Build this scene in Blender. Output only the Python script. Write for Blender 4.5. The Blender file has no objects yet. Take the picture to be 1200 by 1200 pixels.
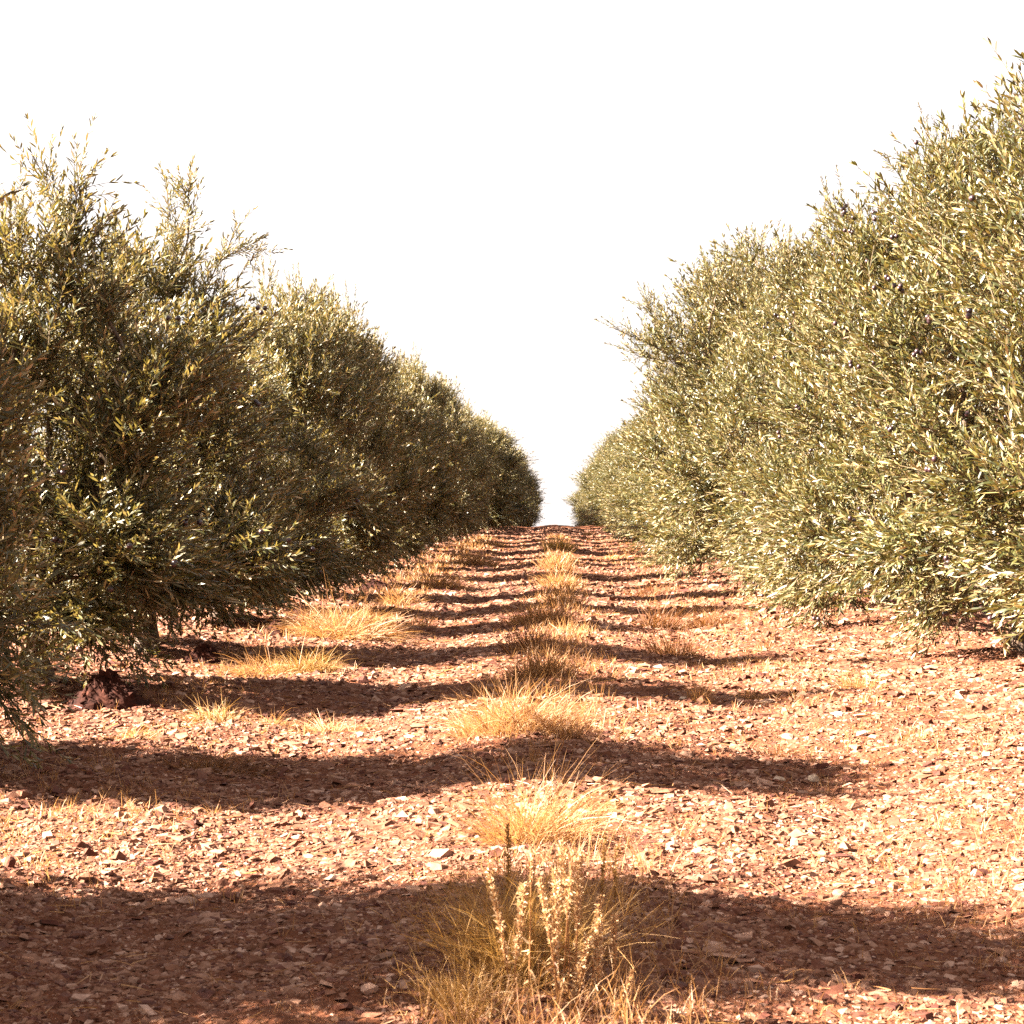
import bpy, math
import numpy as np

SC = bpy.context.scene
COL = SC.collection
RNG = np.random.default_rng(11)
R = math.radians
F = 2200.0                 # focal length in pixels of the 1200 px photograph
VX, VY = 650.0, 590.0      # where the rows would meet
SUN_EL, SUN_AZ = R(34.5), R(4.5)   # sun stands over the left row, slightly behind the camera


# ------------------------------------------------------------------ numpy helpers
def norm(v):
    return v / np.maximum(np.linalg.norm(v, axis=-1, keepdims=True), 1e-9)


def hash2(ix, iy, s):
    n = (ix.astype(np.int64) * 374761393 + iy.astype(np.int64) * 668265263 + s * 1442695041) & 0xffffffff
    n = ((n ^ (n >> 13)) * 1274126177) & 0xffffffff
    n = n ^ (n >> 16)
    return (n & 0xffffff) / float(0xffffff)


def noise2(x, y, s=0):
    x = np.asarray(x, float); y = np.asarray(y, float)
    ix = np.floor(x); iy = np.floor(y)
    fx = x - ix; fy = y - iy
    fx = fx * fx * (3 - 2 * fx); fy = fy * fy * (3 - 2 * fy)
    a = hash2(ix, iy, s); b = hash2(ix + 1, iy, s); c = hash2(ix, iy + 1, s); d = hash2(ix + 1, iy + 1, s)
    return (a + (b - a) * fx) * (1 - fy) + (c + (d - c) * fx) * fy - 0.5


def sstep(a, b, x):
    t = np.clip((x - a) / (b - a), 0, 1)
    return t * t * (3 - 2 * t)


def ground_z(x, y, fine=True):
    x = np.asarray(x, float); y = np.asarray(y, float)
    g = 0.16 * sstep(24, 62, y)
    d = np.clip(y - 62, 0, 50)
    g = g - 0.0004 * d * d - 0.04 * np.clip(y - 112, 0, None)
    near = np.exp(-((np.abs(x) - 2.85) / 0.55) ** 2)
    g = g + 0.07 * near + 0.03 * np.exp(-(x / 0.32) ** 2) - 0.04 * np.exp(-((np.abs(x) - 0.95) / 0.33) ** 2)
    g = g + 0.10 * noise2(x / 2.3, y / 3.1, 1) * sstep(2.5, 6, y) + 0.04 * noise2(x / 0.6, y / 0.7, 2)
    if fine:
        g = g + 0.026 * noise2(x / 0.19, y / 0.17, 3) + 0.018 * noise2(x / 0.07, y / 0.07, 4)
    return g


def at(px, py):
    """Where a sight line through a pixel of the photograph meets the ground."""
    z = F / max(py - VY, 12.0)
    for _ in range(12):
        x = (px - VX) / F * z
        z = 0.5 * z + 0.5 * F * (1.0 - float(ground_z(x, z, False))) / max(py - VY, 12.0)
    x = (px - VX) / F * z
    return x, z, float(ground_z(x, z))


def make_mesh(name, V, faces, mats, midx=None, smooth=False):
    V = np.ascontiguousarray(V, dtype=np.float32)
    loops = np.concatenate([f.ravel() for f in faces if len(f)]).astype(np.int32)
    tot = np.concatenate([np.full(len(f), f.shape[1], np.int32) for f in faces if len(f)])
    start = np.zeros(len(tot), np.int32); start[1:] = np.cumsum(tot)[:-1]
    me = bpy.data.meshes.new(name)
    me.vertices.add(len(V)); me.vertices.foreach_set("co", V.ravel())
    me.loops.add(len(loops)); me.loops.foreach_set("vertex_index", loops)
    me.polygons.add(len(tot))
    me.polygons.foreach_set("loop_start", start)
    me.polygons.foreach_set("loop_total", tot)
    for m in mats:
        me.materials.append(m)
    if midx is not None:
        me.polygons.foreach_set("material_index", np.concatenate(midx).astype(np.int32))
    me.polygons.foreach_set("use_smooth", np.full(len(tot), bool(smooth)))
    me.update(calc_edges=True)
    return me


class MB:
    """Collects vertices, triangles and quads with a material slot each."""
    def __init__(self):
        self.V = []; self.T = []; self.Q = []; self.mt = []; self.mq = []; self.n = 0

    def add(self, V, T=None, Q=None, m=0):
        self.V.append(V.reshape(-1, 3))
        if T is not None and len(T):
            self.T.append(T + self.n); self.mt.append(np.full(len(T), m))
        if Q is not None and len(Q):
            self.Q.append(Q + self.n); self.mq.append(np.full(len(Q), m))
        self.n += V.reshape(-1, 3).shape[0]

    def arrays(self):
        V = np.concatenate(self.V)
        T = np.concatenate(self.T) if self.T else np.zeros((0, 3), int)
        Q = np.concatenate(self.Q) if self.Q else np.zeros((0, 4), int)
        mt = np.concatenate(self.mt) if self.mt else np.zeros(0, int)
        mq = np.concatenate(self.mq) if self.mq else np.zeros(0, int)
        return V, T, Q, mt, mq

    def mesh(self, name, mats, smooth=False):
        V, T, Q, mt, mq = self.arrays()
        return make_mesh(name, V, [T, Q], mats, [mt, mq], smooth)

    def tube(self, P, rad, sides=5, m=0, cap=False):
        P = np.asarray(P, float); rad = np.asarray(rad, float); k = len(P)
        tan = norm(np.gradient(P, axis=0))
        ref = np.array([1.0, 0, 0]) if abs(tan[0, 0]) < 0.8 else np.array([0, 1.0, 0])
        u = norm(np.cross(tan, ref)); v = np.cross(tan, u)
        a = np.arange(sides) * 2 * np.pi / sides
        V = P[:, None, :] + rad[:, None, None] * (np.cos(a)[None, :, None] * u[:, None, :] + np.sin(a)[None, :, None] * v[:, None, :])
        i = np.arange(k - 1)[:, None] * sides; j = np.arange(sides)[None, :]; j2 = (j + 1) % sides
        Q = np.stack([i + j, i + j2, i + sides + j2, i + sides + j], -1).reshape(-1, 4)
        self.add(V, None, Q, m)


def obj(name, me, parent=None, loc=(0, 0, 0), rz=0.0, sc=(1, 1, 1)):
    o = bpy.data.objects.new(name, me); COL.objects.link(o)
    o.location = loc; o.rotation_euler = (0, 0, rz); o.scale = sc
    if parent is not None:
        o.parent = parent
    return o


def tag(o, label=None, cat=None, group=None, kind=None):
    if label: o['label'] = label
    if cat: o['category'] = cat
    if group: o['group'] = group
    if kind: o['kind'] = kind
    return o


# ------------------------------------------------------------------ materials
def new_mat(name):
    m = bpy.data.materials.new(name); m.use_nodes = True
    nt = m.node_tree; nt.nodes.clear()
    out = nt.nodes.new('ShaderNodeOutputMaterial')
    return m, nt, out


def N(nt, t, **kw):
    n = nt.nodes.new(t)
    for k, v in kw.items():
        if k.startswith('i_'):
            n.inputs[k[2:].replace('_', ' ')].default_value = v
        else:
            setattr(n, k, v)
    return n


def ramp(nt, stops, interp='LINEAR'):
    n = nt.nodes.new('ShaderNodeValToRGB'); n.color_ramp.interpolation = interp
    e = n.color_ramp.elements
    while len(e) < len(stops): e.new(0.5)
    for el, (p, c) in zip(e, stops):
        el.position = p; el.color = (*c, 1)
    return n


def leafy(name, front, back, trans, tmix, rough, spec=0.5):
    """Leaf or blade: colour varies from blade to blade, underside paler, some light comes through."""
    m, nt, out = new_mat(name); L = nt.links.new
    geo = N(nt, 'ShaderNodeNewGeometry')
    rf = ramp(nt, front); rb = ramp(nt, back); rt = ramp(nt, trans)
    for r_ in (rf, rb, rt): L(geo.outputs['Random Per Island'], r_.inputs[0])
    mx = N(nt, 'ShaderNodeMix', data_type='RGBA')
    L(geo.outputs['Backfacing'], mx.inputs[0]); L(rf.outputs[0], mx.inputs[6]); L(rb.outputs[0], mx.inputs[7])
    p = N(nt, 'ShaderNodeBsdfPrincipled'); p.inputs['Roughness'].default_value = rough
    p.inputs['Specular IOR Level'].default_value = spec
    L(mx.outputs[2], p.inputs['Base Color'])
    t = N(nt, 'ShaderNodeBsdfTranslucent'); L(rt.outputs[0], t.inputs['Color'])
    ms = N(nt, 'ShaderNodeMixShader'); ms.inputs[0].default_value = tmix
    L(p.outputs[0], ms.inputs[1]); L(t.outputs[0], ms.inputs[2]); L(ms.outputs[0], out.inputs[0])
    return m


M_LEAF_A = leafy('olive_leaf_shaded_row',  # undersides darkened in the colour to deepen this row's shade
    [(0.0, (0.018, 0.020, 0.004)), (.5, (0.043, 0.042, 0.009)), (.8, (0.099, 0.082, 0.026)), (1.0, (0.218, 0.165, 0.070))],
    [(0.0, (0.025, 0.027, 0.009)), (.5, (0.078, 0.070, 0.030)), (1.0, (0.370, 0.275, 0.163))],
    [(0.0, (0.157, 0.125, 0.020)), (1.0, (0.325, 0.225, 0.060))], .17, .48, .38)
M_LEAF_B = leafy('olive_leaf_sunny_row',  # darker fronts put the shaded gaps of the crowns into the colour
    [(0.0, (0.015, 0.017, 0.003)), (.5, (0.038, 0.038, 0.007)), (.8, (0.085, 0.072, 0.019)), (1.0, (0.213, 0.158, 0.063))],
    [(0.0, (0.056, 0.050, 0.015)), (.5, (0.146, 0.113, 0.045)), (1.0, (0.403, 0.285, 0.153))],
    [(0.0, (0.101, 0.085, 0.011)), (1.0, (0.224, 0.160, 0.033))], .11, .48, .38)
M_STRAW = leafy('dry_straw',
    [(0.0, (0.170, 0.068, 0.018)), (.5, (0.260, 0.117, 0.039)), (1.0, (0.350, 0.194, 0.090))],
    [(0.0, (0.170, 0.068, 0.018)), (1.0, (0.330, 0.176, 0.076))],
    [(0.0, (0.270, 0.113, 0.027)), (1.0, (0.390, 0.203, 0.071))], .35, .55, .4)
M_RUST = leafy('rusty_dry_weed',
    [(0.0, (.070, .022, .007)), (.5, (.120, .042, .012)), (1.0, (.19, .080, .024))],
    [(0.0, (.070, .022, .007)), (1.0, (.17, .075, .022))],
    [(0.0, (.11, .04, .010)), (1.0, (.20, .08, .020))], .30, .6, .3)
M_TAN = leafy('tan_twiggy_weed',
    [(0.0, (.165, .076, .018)), (.5, (.23, .115, .032)), (1.0, (.31, .175, .06))],
    [(0.0, (.140, .064, .014)), (1.0, (.26, .145, .045))],
    [(0.0, (.19, .09, .018)), (1.0, (.28, .15, .035))], .30, .6, .3)
M_SEED = leafy('pale_seed_head',
    [(0.0, (.26, .13, .055)), (.5, (.38, .23, .115)), (1.0, (.52, .37, .22))],
    [(0.0, (.26, .13, .055)), (1.0, (.48, .34, .20))],
    [(0.0, (.28, .14, .05)), (1.0, (.44, .27, .12))], .30, .6, .3)
M_GREENISH = leafy('yellow_green_straw',
    [(0.0, (.18, .10, .012)), (.5, (.25, .14, .022)), (1.0, (.31, .18, .04))],
    [(0.0, (.18, .10, .012)), (1.0, (.30, .175, .04))],
    [(0.0, (.25, .14, .02)), (1.0, (.36, .21, .04))], .35, .55, .4)


def bark_mat():
    m, nt, out = new_mat('olive_bark'); L = nt.links.new
    tc = N(nt, 'ShaderNodeTexCoord')
    mp = N(nt, 'ShaderNodeMapping'); mp.inputs['Scale'].default_value = (9, 9, 3)
    n1 = N(nt, 'ShaderNodeTexNoise'); n1.inputs['Scale'].default_value = 3.0; n1.inputs['Detail'].default_value = 6
    L(tc.outputs['Object'], mp.inputs[0]); L(mp.outputs[0], n1.inputs[0])
    c = ramp(nt, [(.3, (.035, .018, .010)), (.6, (.10, .058, .034)), (.8, (.17, .11, .07))])
    L(n1.outputs[0], c.inputs[0])
    b = N(nt, 'ShaderNodeBump'); b.inputs['Strength'].default_value = .8; b.inputs['Distance'].default_value = .02
    L(n1.outputs[0], b.inputs['Height'])
    p = N(nt, 'ShaderNodeBsdfPrincipled'); p.inputs['Roughness'].default_value = .85
    L(c.outputs[0], p.inputs['Base Color']); L(b.outputs[0], p.inputs['Normal']); L(p.outputs[0], out.inputs[0])
    return m


M_BARK = bark_mat()


def plain(name, stops, rough=.8, bump=0.0, scale=20.0, spec=.3):
    m, nt, out = new_mat(name); L = nt.links.new
    tc = N(nt, 'ShaderNodeTexCoord')
    n1 = N(nt, 'ShaderNodeTexNoise'); n1.inputs['Scale'].default_value = scale; n1.inputs['Detail'].default_value = 5
    L(tc.outputs['Object'], n1.inputs[0])
    c = ramp(nt, stops); L(n1.outputs[0], c.inputs[0])
    p = N(nt, 'ShaderNodeBsdfPrincipled'); p.inputs['Roughness'].default_value = rough
    p.inputs['Specular IOR Level'].default_value = spec
    L(c.outputs[0], p.inputs['Base Color'])
    if bump:
        b = N(nt, 'ShaderNodeBump'); b.inputs['Strength'].default_value = bump; b.inputs['Distance'].default_value = .01
        L(n1.outputs[0], b.inputs['Height']); L(b.outputs[0], p.inputs['Normal'])
    L(p.outputs[0], out.inputs[0])
    return m


M_TWIG = plain('young_twig', [(.3, (.060, .040, .020)), (.7, (.13, .092, .050))], .7)
M_OLIVE = plain('ripe_olive', [(.3, (.012, .006, .008)), (.7, (.035, .014, .016))], .35, 0, 30, .5)
M_PALE_BARK = plain('sunlit_pale_bark', [(.3, (.14, .10, .07)), (.7, (.26, .20, .14))], .8, .5, 30)  # sunlit look of the trunk foot put into a paler bark colour
M_MOUND = plain('shade_darkened_red_soil', [(.3, (.011, .003, .002)), (.55, (.024, .0065, .0035)), (.8, (.05, .015, .008))], .95, .9, 22, .1)  # dark red soil, darkened further in the colour for the tree shade


def stone_mat(name, stops, seedmix=True):
    m, nt, out = new_mat(name); L = nt.links.new
    geo = N(nt, 'ShaderNodeNewGeometry')
    c = ramp(nt, stops); L(geo.outputs['Random Per Island'], c.inputs[0])
    n1 = N(nt, 'ShaderNodeTexNoise'); n1.inputs['Scale'].default_value = 38; n1.inputs['Detail'].default_value = 6
    L(geo.outputs['Position'], n1.inputs[0])
    r2 = ramp(nt, [(.32, (.62, .55, .50)), (.62, (1.0, 1.0, 1.0)), (.8, (1.25, 1.2, 1.15))]); L(n1.outputs[0], r2.inputs[0])
    mx = N(nt, 'ShaderNodeMix', data_type='RGBA', blend_type='MULTIPLY'); mx.inputs[0].default_value = 1.0
    L(c.outputs[0], mx.inputs[6]); L(r2.outputs[0], mx.inputs[7])
    b = N(nt, 'ShaderNodeBump'); b.inputs['Strength'].default_value = .6; b.inputs['Distance'].default_value = .008
    L(n1.outputs[0], b.inputs['Height'])
    p = N(nt, 'ShaderNodeBsdfPrincipled'); p.inputs['Roughness'].default_value = .85
    p.inputs['Specular IOR Level'].default_value = .25
    L(mx.outputs[2], p.inputs['Base Color']); L(b.outputs[0], p.inputs['Normal']); L(p.outputs[0], out.inputs[0])
    return m


STONES = [(0.0, (0.050, 0.011, 0.005)), (.16, (0.085, 0.025, 0.011)), (.32, (0.112, 0.041, 0.019)), (.62, (0.140, 0.060, 0.032)),
          (.86, (0.185, 0.092, 0.056)), (1.0, (0.290, 0.176, 0.127))]
M_STONE = stone_mat('field_stone', STONES)
M_STONE_RED = stone_mat('red_field_stone', [(0, (.07, .018, .010)), (1, (.11, .034, .018))])
M_STONE_PALE = stone_mat('pale_field_stone', [(0, (.30, .21, .15)), (1, (.36, .27, .20))])


def ground_mat():
    m, nt, out = new_mat('stony_red_earth'); L = nt.links.new
    geo = N(nt, 'ShaderNodeNewGeometry')
    def noise(scale, detail=6, rough=.6):
        n = N(nt, 'ShaderNodeTexNoise'); n.inputs['Scale'].default_value = scale
        n.inputs['Detail'].default_value = detail; n.inputs['Roughness'].default_value = rough
        L(geo.outputs['Position'], n.inputs[0]); return n
    big = noise(1.1, 4); mid = noise(14, 6, .7); fine = noise(70, 5, .7)
    c1 = ramp(nt, [(.34, (0.048, 0.011, 0.004)), (.5, (0.088, 0.028, 0.011)), (.66, (0.135, 0.053, 0.026))])
    L(mid.outputs[0], c1.inputs[0])
    c2 = ramp(nt, [(.34, (0.066, 0.018, 0.007)), (.5, (0.106, 0.038, 0.018)), (.68, (0.160, 0.073, 0.041))])
    L(fine.outputs[0], c2.inputs[0])
    mx = N(nt, 'ShaderNodeMix', data_type='RGBA'); L(big.outputs[0], mx.inputs[0])
    L(c1.outputs[0], mx.inputs[6]); L(c2.outputs[0], mx.inputs[7])
    vo = N(nt, 'ShaderNodeTexVoronoi'); vo.inputs['Scale'].default_value = 55
    L(geo.outputs['Position'], vo.inputs[0])
    b1 = N(nt, 'ShaderNodeBump'); b1.inputs['Strength'].default_value = .9; b1.inputs['Distance'].default_value = .012
    L(vo.outputs[0], b1.inputs['Height'])
    b2 = N(nt, 'ShaderNodeBump'); b2.inputs['Strength'].default_value = .9; b2.inputs['Distance'].default_value = .03
    L(mid.outputs[0], b2.inputs['Height']); L(b1.outputs[0], b2.inputs['Normal'])
    p = N(nt, 'ShaderNodeBsdfPrincipled'); p.inputs['Roughness'].default_value = .95
    p.inputs['Specular IOR Level'].default_value = .1
    L(mx.outputs[2], p.inputs['Base Color']); L(b2.outputs[0], p.inputs['Normal']); L(p.outputs[0], out.inputs[0])
    return m


# ------------------------------------------------------------------ ground sheet
def build_ground():
    ys = [-30, -12, -5, -2, 0, 1.2, 2.0]
    y = 2.4
    while y < 75:
        ys.append(y); y += max(.022, .0042 * y if y < 20 else .007 * y)
    ys += list(np.linspace(77, 130, 25)) + [150, 190, 260, 360, 500, 800]
    xs = list(np.arange(-3.6, 3.6001, .03))
    step = .04; x = 3.6
    while x < 420:
        step *= 1.16; x += step; xs = [-x] + xs + [x]
    X, Y = np.meshgrid(np.array(xs), np.array(ys))
    Z = ground_z(X, Y)
    ny, nx = X.shape
    i = np.arange(ny - 1)[:, None] * nx; j = np.arange(nx - 1)[None, :]
    Q = np.stack([i + j, i + j + 1, i + nx + j + 1, i + nx + j], -1).reshape(-1, 4)
    me = make_mesh('ground', np.stack([X, Y, Z], -1).reshape(-1, 3), [Q], [ground_mat()], smooth=True)
    tag(obj('ground', me), 'stony red earth lane between the olive rows rising to a crest', kind='structure')


build_ground()


# ------------------------------------------------------------------ stones
def stone_shapes(n, rng):
    out = []
    base = np.array([[-1, -1, 0], [1, -1, 0], [1, 1, 0], [-1, 1, 0], [-1, -1, 1], [1, -1, 1], [1, 1, 1], [-1, 1, 1]], float)
    for _ in range(n):
        v = base.copy()
        v += rng.uniform(-.38, .38, v.shape)
        v[4:, :2] *= rng.uniform(.45, .95)
        v[4:, :2] += rng.uniform(-.25, .25, 2)
        v[4:, 2] += rng.uniform(-.35, .25, 4)
        v[:, 2] -= .5
        out.append(v)
    return np.array(out)


ST_Q = np.array([[0, 3, 2, 1], [4, 5, 6, 7], [0, 1, 5, 4], [1, 2, 6, 5], [2, 3, 7, 6], [3, 0, 4, 7]])
ST_T = np.array([[0, 3, 2], [0, 2, 1], [4, 5, 6], [4, 6, 7], [0, 1, 5], [0, 5, 4], [1, 2, 6], [1, 6, 5], [2, 3, 7], [2, 7, 6], [3, 0, 4], [3, 4, 7]])


def rot_mats(yaw, tilt, tdir):
    cy, sy = np.cos(yaw), np.sin(yaw)
    Rz = np.zeros((len(yaw), 3, 3)); Rz[:, 0, 0] = cy; Rz[:, 0, 1] = -sy; Rz[:, 1, 0] = sy; Rz[:, 1, 1] = cy; Rz[:, 2, 2] = 1
    ax = np.stack([np.cos(tdir), np.sin(tdir), np.zeros_like(tdir)], -1)
    K = np.zeros((len(yaw), 3, 3))
    K[:, 0, 2] = ax[:, 1]; K[:, 1, 2] = -ax[:, 0]; K[:, 2, 0] = -ax[:, 1]; K[:, 2, 1] = ax[:, 0]
    s = np.sin(tilt)[:, None, None]; c = (1 - np.cos(tilt))[:, None, None]
    Rt = np.eye(3)[None] + s * K + c * (K @ K)
    return Rt @ Rz


MOUND_PX = [(118, 830, 100), (236, 778, 52), (322, 745, 50), (352, 722, 34), (438, 694, 60)]
MOUNDS = []
for _px, _py, _w in MOUND_PX:
    _x, _y, _z = at(_px, _py); _r = _w * _y / F / 2
    MOUNDS.append((_x, _y + _r * .3, _r))


def build_gravel():
    rng = np.random.default_rng(5)
    shp = stone_shapes(24, rng)
    bands = [(2.7, 5.2, 60000, .0047), (2.7, 5.6, 90000, .0027), (5.2, 8.5, 68000, .0061), (5.2, 9, 90000, .0035), (8.5, 15, 98000, .0080),
             (15, 28, 80000, .0115), (28, 66, 60000, .0145)]
    allV = []
    for y0, y1, n, med in bands:
        y = np.sqrt(rng.uniform(y0 ** 2, y1 ** 2, n)) if y1 < 16 else rng.uniform(y0, y1, n)
        half = np.minimum(.30 * y + .9, np.where(y < 18, 4.6, 3.7))
        off = .0 * y
        x = off + rng.uniform(-1, 1, n) * half
        keep = (noise2(x / .45, y / .45, 21) + .6 * noise2(x / .14, y / .14, 22) + rng.uniform(-.5, .55, n)) > -.32
        for mx_, my_, mr_ in MOUNDS:
            keep &= ((x - mx_) ** 2 + ((y - my_) / .8) ** 2 > (mr_ * .92) ** 2) | (rng.uniform(size=n) < .12)
        x = x[keep]; y = y[keep]; n = len(x)
        s = med * np.exp(rng.normal(0, .58, n)); s = np.minimum(s, med * 4.0)
        V = shp[rng.integers(0, len(shp), n)].copy()
        dims = np.stack([s * rng.uniform(.8, 1.5, n), s * rng.uniform(.6, 1.0, n), s * rng.uniform(.32, .85, n)], -1)
        V *= dims[:, None, :]
        V = np.einsum('nij,nkj->nki', rot_mats(rng.uniform(0, 6.28, n), np.abs(rng.normal(0, .26, n)), rng.uniform(0, 6.28, n)), V)
        V += np.stack([x, y, ground_z(x, y) + dims[:, 2] * rng.uniform(-.08, .34, n)], -1)[:, None, :]
        allV.append(V)
    V = np.concatenate(allV); n = len(V)
    T = (np.arange(n)[:, None, None] * 8 + ST_T[None]).reshape(-1, 3)
    me = make_mesh('gravel', V.reshape(-1, 3), [T], [M_STONE])
    tag(obj('gravel', me), 'loose angular stones strewn over the red lane', 'gravel', kind='stuff')


build_gravel()


def big_stone_mesh(rng, mat, w, d, h):
    import bmesh
    bm = bmesh.new()
    bmesh.ops.create_icosphere(bm, subdivisions=2, radius=1)
    cuts = [norm(rng.normal(size=3)) for _ in range(9)]
    for v in bm.verts:
        p = np.array(v.co)
        for c in cuts:
            dd = p @ c
            if dd > .62: p = p - c * (dd - .62)
        p *= 1 + rng.uniform(-.05, .05)
        v.co = (p[0] * w / 1.4, p[1] * d / 1.4, p[2] * h / 1.3)
    me = bpy.data.meshes.new('stone'); bm.to_mesh(me); bm.free(); me.materials.append(mat)
    return me


def place_stones():
    rng = np.random.default_rng(9)
    L = [  # px, py, width px, height px, material, label
        (982, 1051, 22, 13, M_STONE, 'brown stone sitting in the front shadow band on the sunny row side'),
        (8, 1025, 26, 20, M_STONE_RED, 'dark red stone at the very edge of the lane, in full sun'),
        (908, 771, 9, 9, M_STONE_RED, 'small round dark red stone alone on pale gravel below the sunny row'),
        (952, 913, 26, 13, M_STONE_PALE, 'pale boulder-like stone just below the second shadow band'),
        (912, 914, 30, 8, M_STONE_PALE, 'flat pale slab of stone just below the second shadow band'),
        (432, 1166, 34, 18, M_STONE, 'brown stone lying in the front shadow beside the tan bush'),
        (215, 1062, 40, 12, M_STONE, 'dark crusty stone at the upper edge of the front shadow'),
        (45, 958, 18, 9, M_STONE_PALE, 'white stone in sunny straw near the edge of the lane'),
        (52, 908, 18, 10, M_STONE_RED, 'first of three dark clods at the start of the second shadow band'),
        (82, 906, 20, 9, M_STONE_RED, 'middle of three dark clods at the start of the second shadow band'),
        (102, 911, 13, 11, M_STONE_RED, 'last and tallest of three dark clods at the start of the second shadow band'),
        (404, 897, 9, 8, M_STONE_RED, 'little dark stone standing inside the second shadow band'),
        (422, 868, 18, 10, M_STONE_PALE, 'bright white stone just above the second shadow band'),
        (980, 838, 30, 9, M_STONE_PALE, 'long pale stone slab between shadow bands toward the sunny row'),
        (822, 877, 24, 8, M_STONE_PALE, 'pale pink stone half lit inside the second shadow band'),
        (800, 818, 18, 7, M_STONE_PALE, 'bright bone-like stone at the end of the third shadow band'),
        (859, 712, 9, 6, M_STONE, 'grey stone near the foot of the sunny row, below the pale trunk'),
        (832, 684, 9, 6, M_STONE, 'small grey stone beyond the brown stubble of the sunny side'),
        (493, 967, 18, 10, M_STONE_PALE, 'pale wedge of stone in the sun beside the pale straw tuft'),
        (965, 1008, 14, 10, M_STONE_PALE, 'white stone just above the front shadow on the sunny row side'),
        (1083, 1006, 16, 9, M_STONE_RED, 'dark red stone just above the front shadow on the sunny row side'),
    ]
    for px, py, w, h, mat, lab in L:
        x, y, z = at(px, py)
        s = y / F
        me = big_stone_mesh(rng, mat, w * s * .5, w * s * .42, max(h * s * .62, .008))
        o = obj('stone', me, None, (x, y, z + h * s * .22), rng.uniform(-.6, .6))
        tag(o, lab, 'stone', 'larger stones on the lane')


place_stones()


# ------------------------------------------------------------------ olive trees
def twig_template(rng, L, pairs, leafL, leafW, bend=.12):
    """A leafy shoot along +Z: opposite pairs of narrow leaves on a thin stem."""
    mb = MB()
    t = np.linspace(0, 1, 5)
    bx, by = rng.normal(0, bend, 2)
    path = lambda s: np.stack([bx * L * s ** 2, by * L * s ** 2, L * s], -1)
    P = path(t)
    mb.tube(P, np.linspace(.0030, .0012, 5), 3, 1)
    s = np.linspace(.06, .98, pairs) + rng.uniform(-.01, .01, pairs)
    S = np.repeat(s, 2)
    ph = np.repeat(np.arange(pairs) * np.pi / 2 + rng.uniform(0, 3), 2) + np.tile([0, np.pi], pairs) + rng.normal(0, .35, pairs * 2)
    keep = rng.uniform(size=len(S)) > .06
    S = S[keep]; ph = ph[keep]
    S = np.append(S, [1.0, 1.0]); ph = np.append(ph, [0.3, 3.3])
    n = len(S)
    base = path(S)
    axis = norm(np.stack([2 * bx * S, 2 * by * S, np.ones(n)], -1))
    e1 = norm(np.cross(axis, [0.3, .9, .1])); e2 = np.cross(axis, e1)
    rad = np.cos(ph)[:, None] * e1 + np.sin(ph)[:, None] * e2
    ang = rng.normal(.72, .22, n) * (1 - .45 * S ** 3); ang[-2:] = .22
    d = np.cos(ang)[:, None] * axis + np.sin(ang)[:, None] * rad
    w = norm(np.cross(d, rad)); nn = np.cross(w, d)
    tw = rng.normal(0, .5, n)
    w2 = np.cos(tw)[:, None] * w + np.sin(tw)[:, None] * nn
    n2 = np.cross(w2, d)
    ll = leafL * rng.uniform(.65, 1.15, n) * (1 - .35 * S ** 2); ww = leafW * rng.uniform(.8, 1.15, n)
    cv = rng.normal(-.07, .06, n) * ll
    l = ll[:, None]; hw = ww[:, None] / 2; c = cv[:, None]
    V = np.stack([base,
                  base + d * l * .28 + w2 * hw * .85 + n2 * c * .25, base + d * l * .28 - w2 * hw * .85 + n2 * c * .25,
                  base + d * l * .66 + w2 * hw * .85 + n2 * c * .1, base + d * l * .66 - w2 * hw * .85 + n2 * c * .1,
                  base + d * l - n2 * c * .9], 1)
    k = np.arange(n)[:, None] * 6
    T = np.concatenate([k + np.array([[0, 2, 1]]), k + np.array([[3, 4, 5]])])
    Q = k + np.array([[1, 2, 4, 3]])
    mb.add(V, T, Q, 0)
    return mb.arrays()


def frames(D, roll):
    """Rotation matrices taking +Z to D."""
    D = norm(D)
    ref = np.where(np.abs(D[:, 2:3]) < .95, np.array([[0, 0, 1.0]]), np.array([[1.0, 0, 0]]))
    u = norm(np.cross(ref, D)); v = np.cross(D, u)
    c = np.cos(roll)[:, None]; s = np.sin(roll)[:, None]
    return np.stack([c * u + s * v, -s * u + c * v, D], -1)


def instance(mb, tpl, P, Rm, sc):
    V, T, Q, mt, mq = tpl
    n = len(P)
    if n == 0: return
    W = np.einsum('nij,kj->nki', Rm, V) * sc[:, None, None] + P[:, None, :]
    off = np.arange(n)[:, None, None] * len(V)
    b = mb.n
    mb.V.append(W.reshape(-1, 3)); mb.n += n * len(V)
    if len(T): mb.T.append((T[None] + off).reshape(-1, 3) + b); mb.mt.append(np.tile(mt, n))
    if len(Q): mb.Q.append((Q[None] + off).reshape(-1, 4) + b); mb.mq.append(np.tile(mq, n))


TR = np.random.default_rng(3)
TWIGS = [twig_template(TR, TR.uniform(.24, .40), int(TR.integers(9, 14)), .084, .0118) for _ in range(16)]
SHOOTS = [twig_template(TR, TR.uniform(.50, .78), int(TR.integers(22, 30)), .080, .0118, .07) for _ in range(6)]


def crown_profile(u, kind):
    u = np.clip(u, 0, 1)
    if kind == 'shaded':
        return np.clip(np.minimum(1.0, .60 + 1.3 * u) * np.sqrt(np.clip(1 - u ** 2.0, 0, 1)), .0, 1)
    return np.clip(np.minimum(1.0, .74 + .9 * u) * np.sqrt(np.clip(1 - u ** 2.3, 0, 1)), .0, 1)


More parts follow.
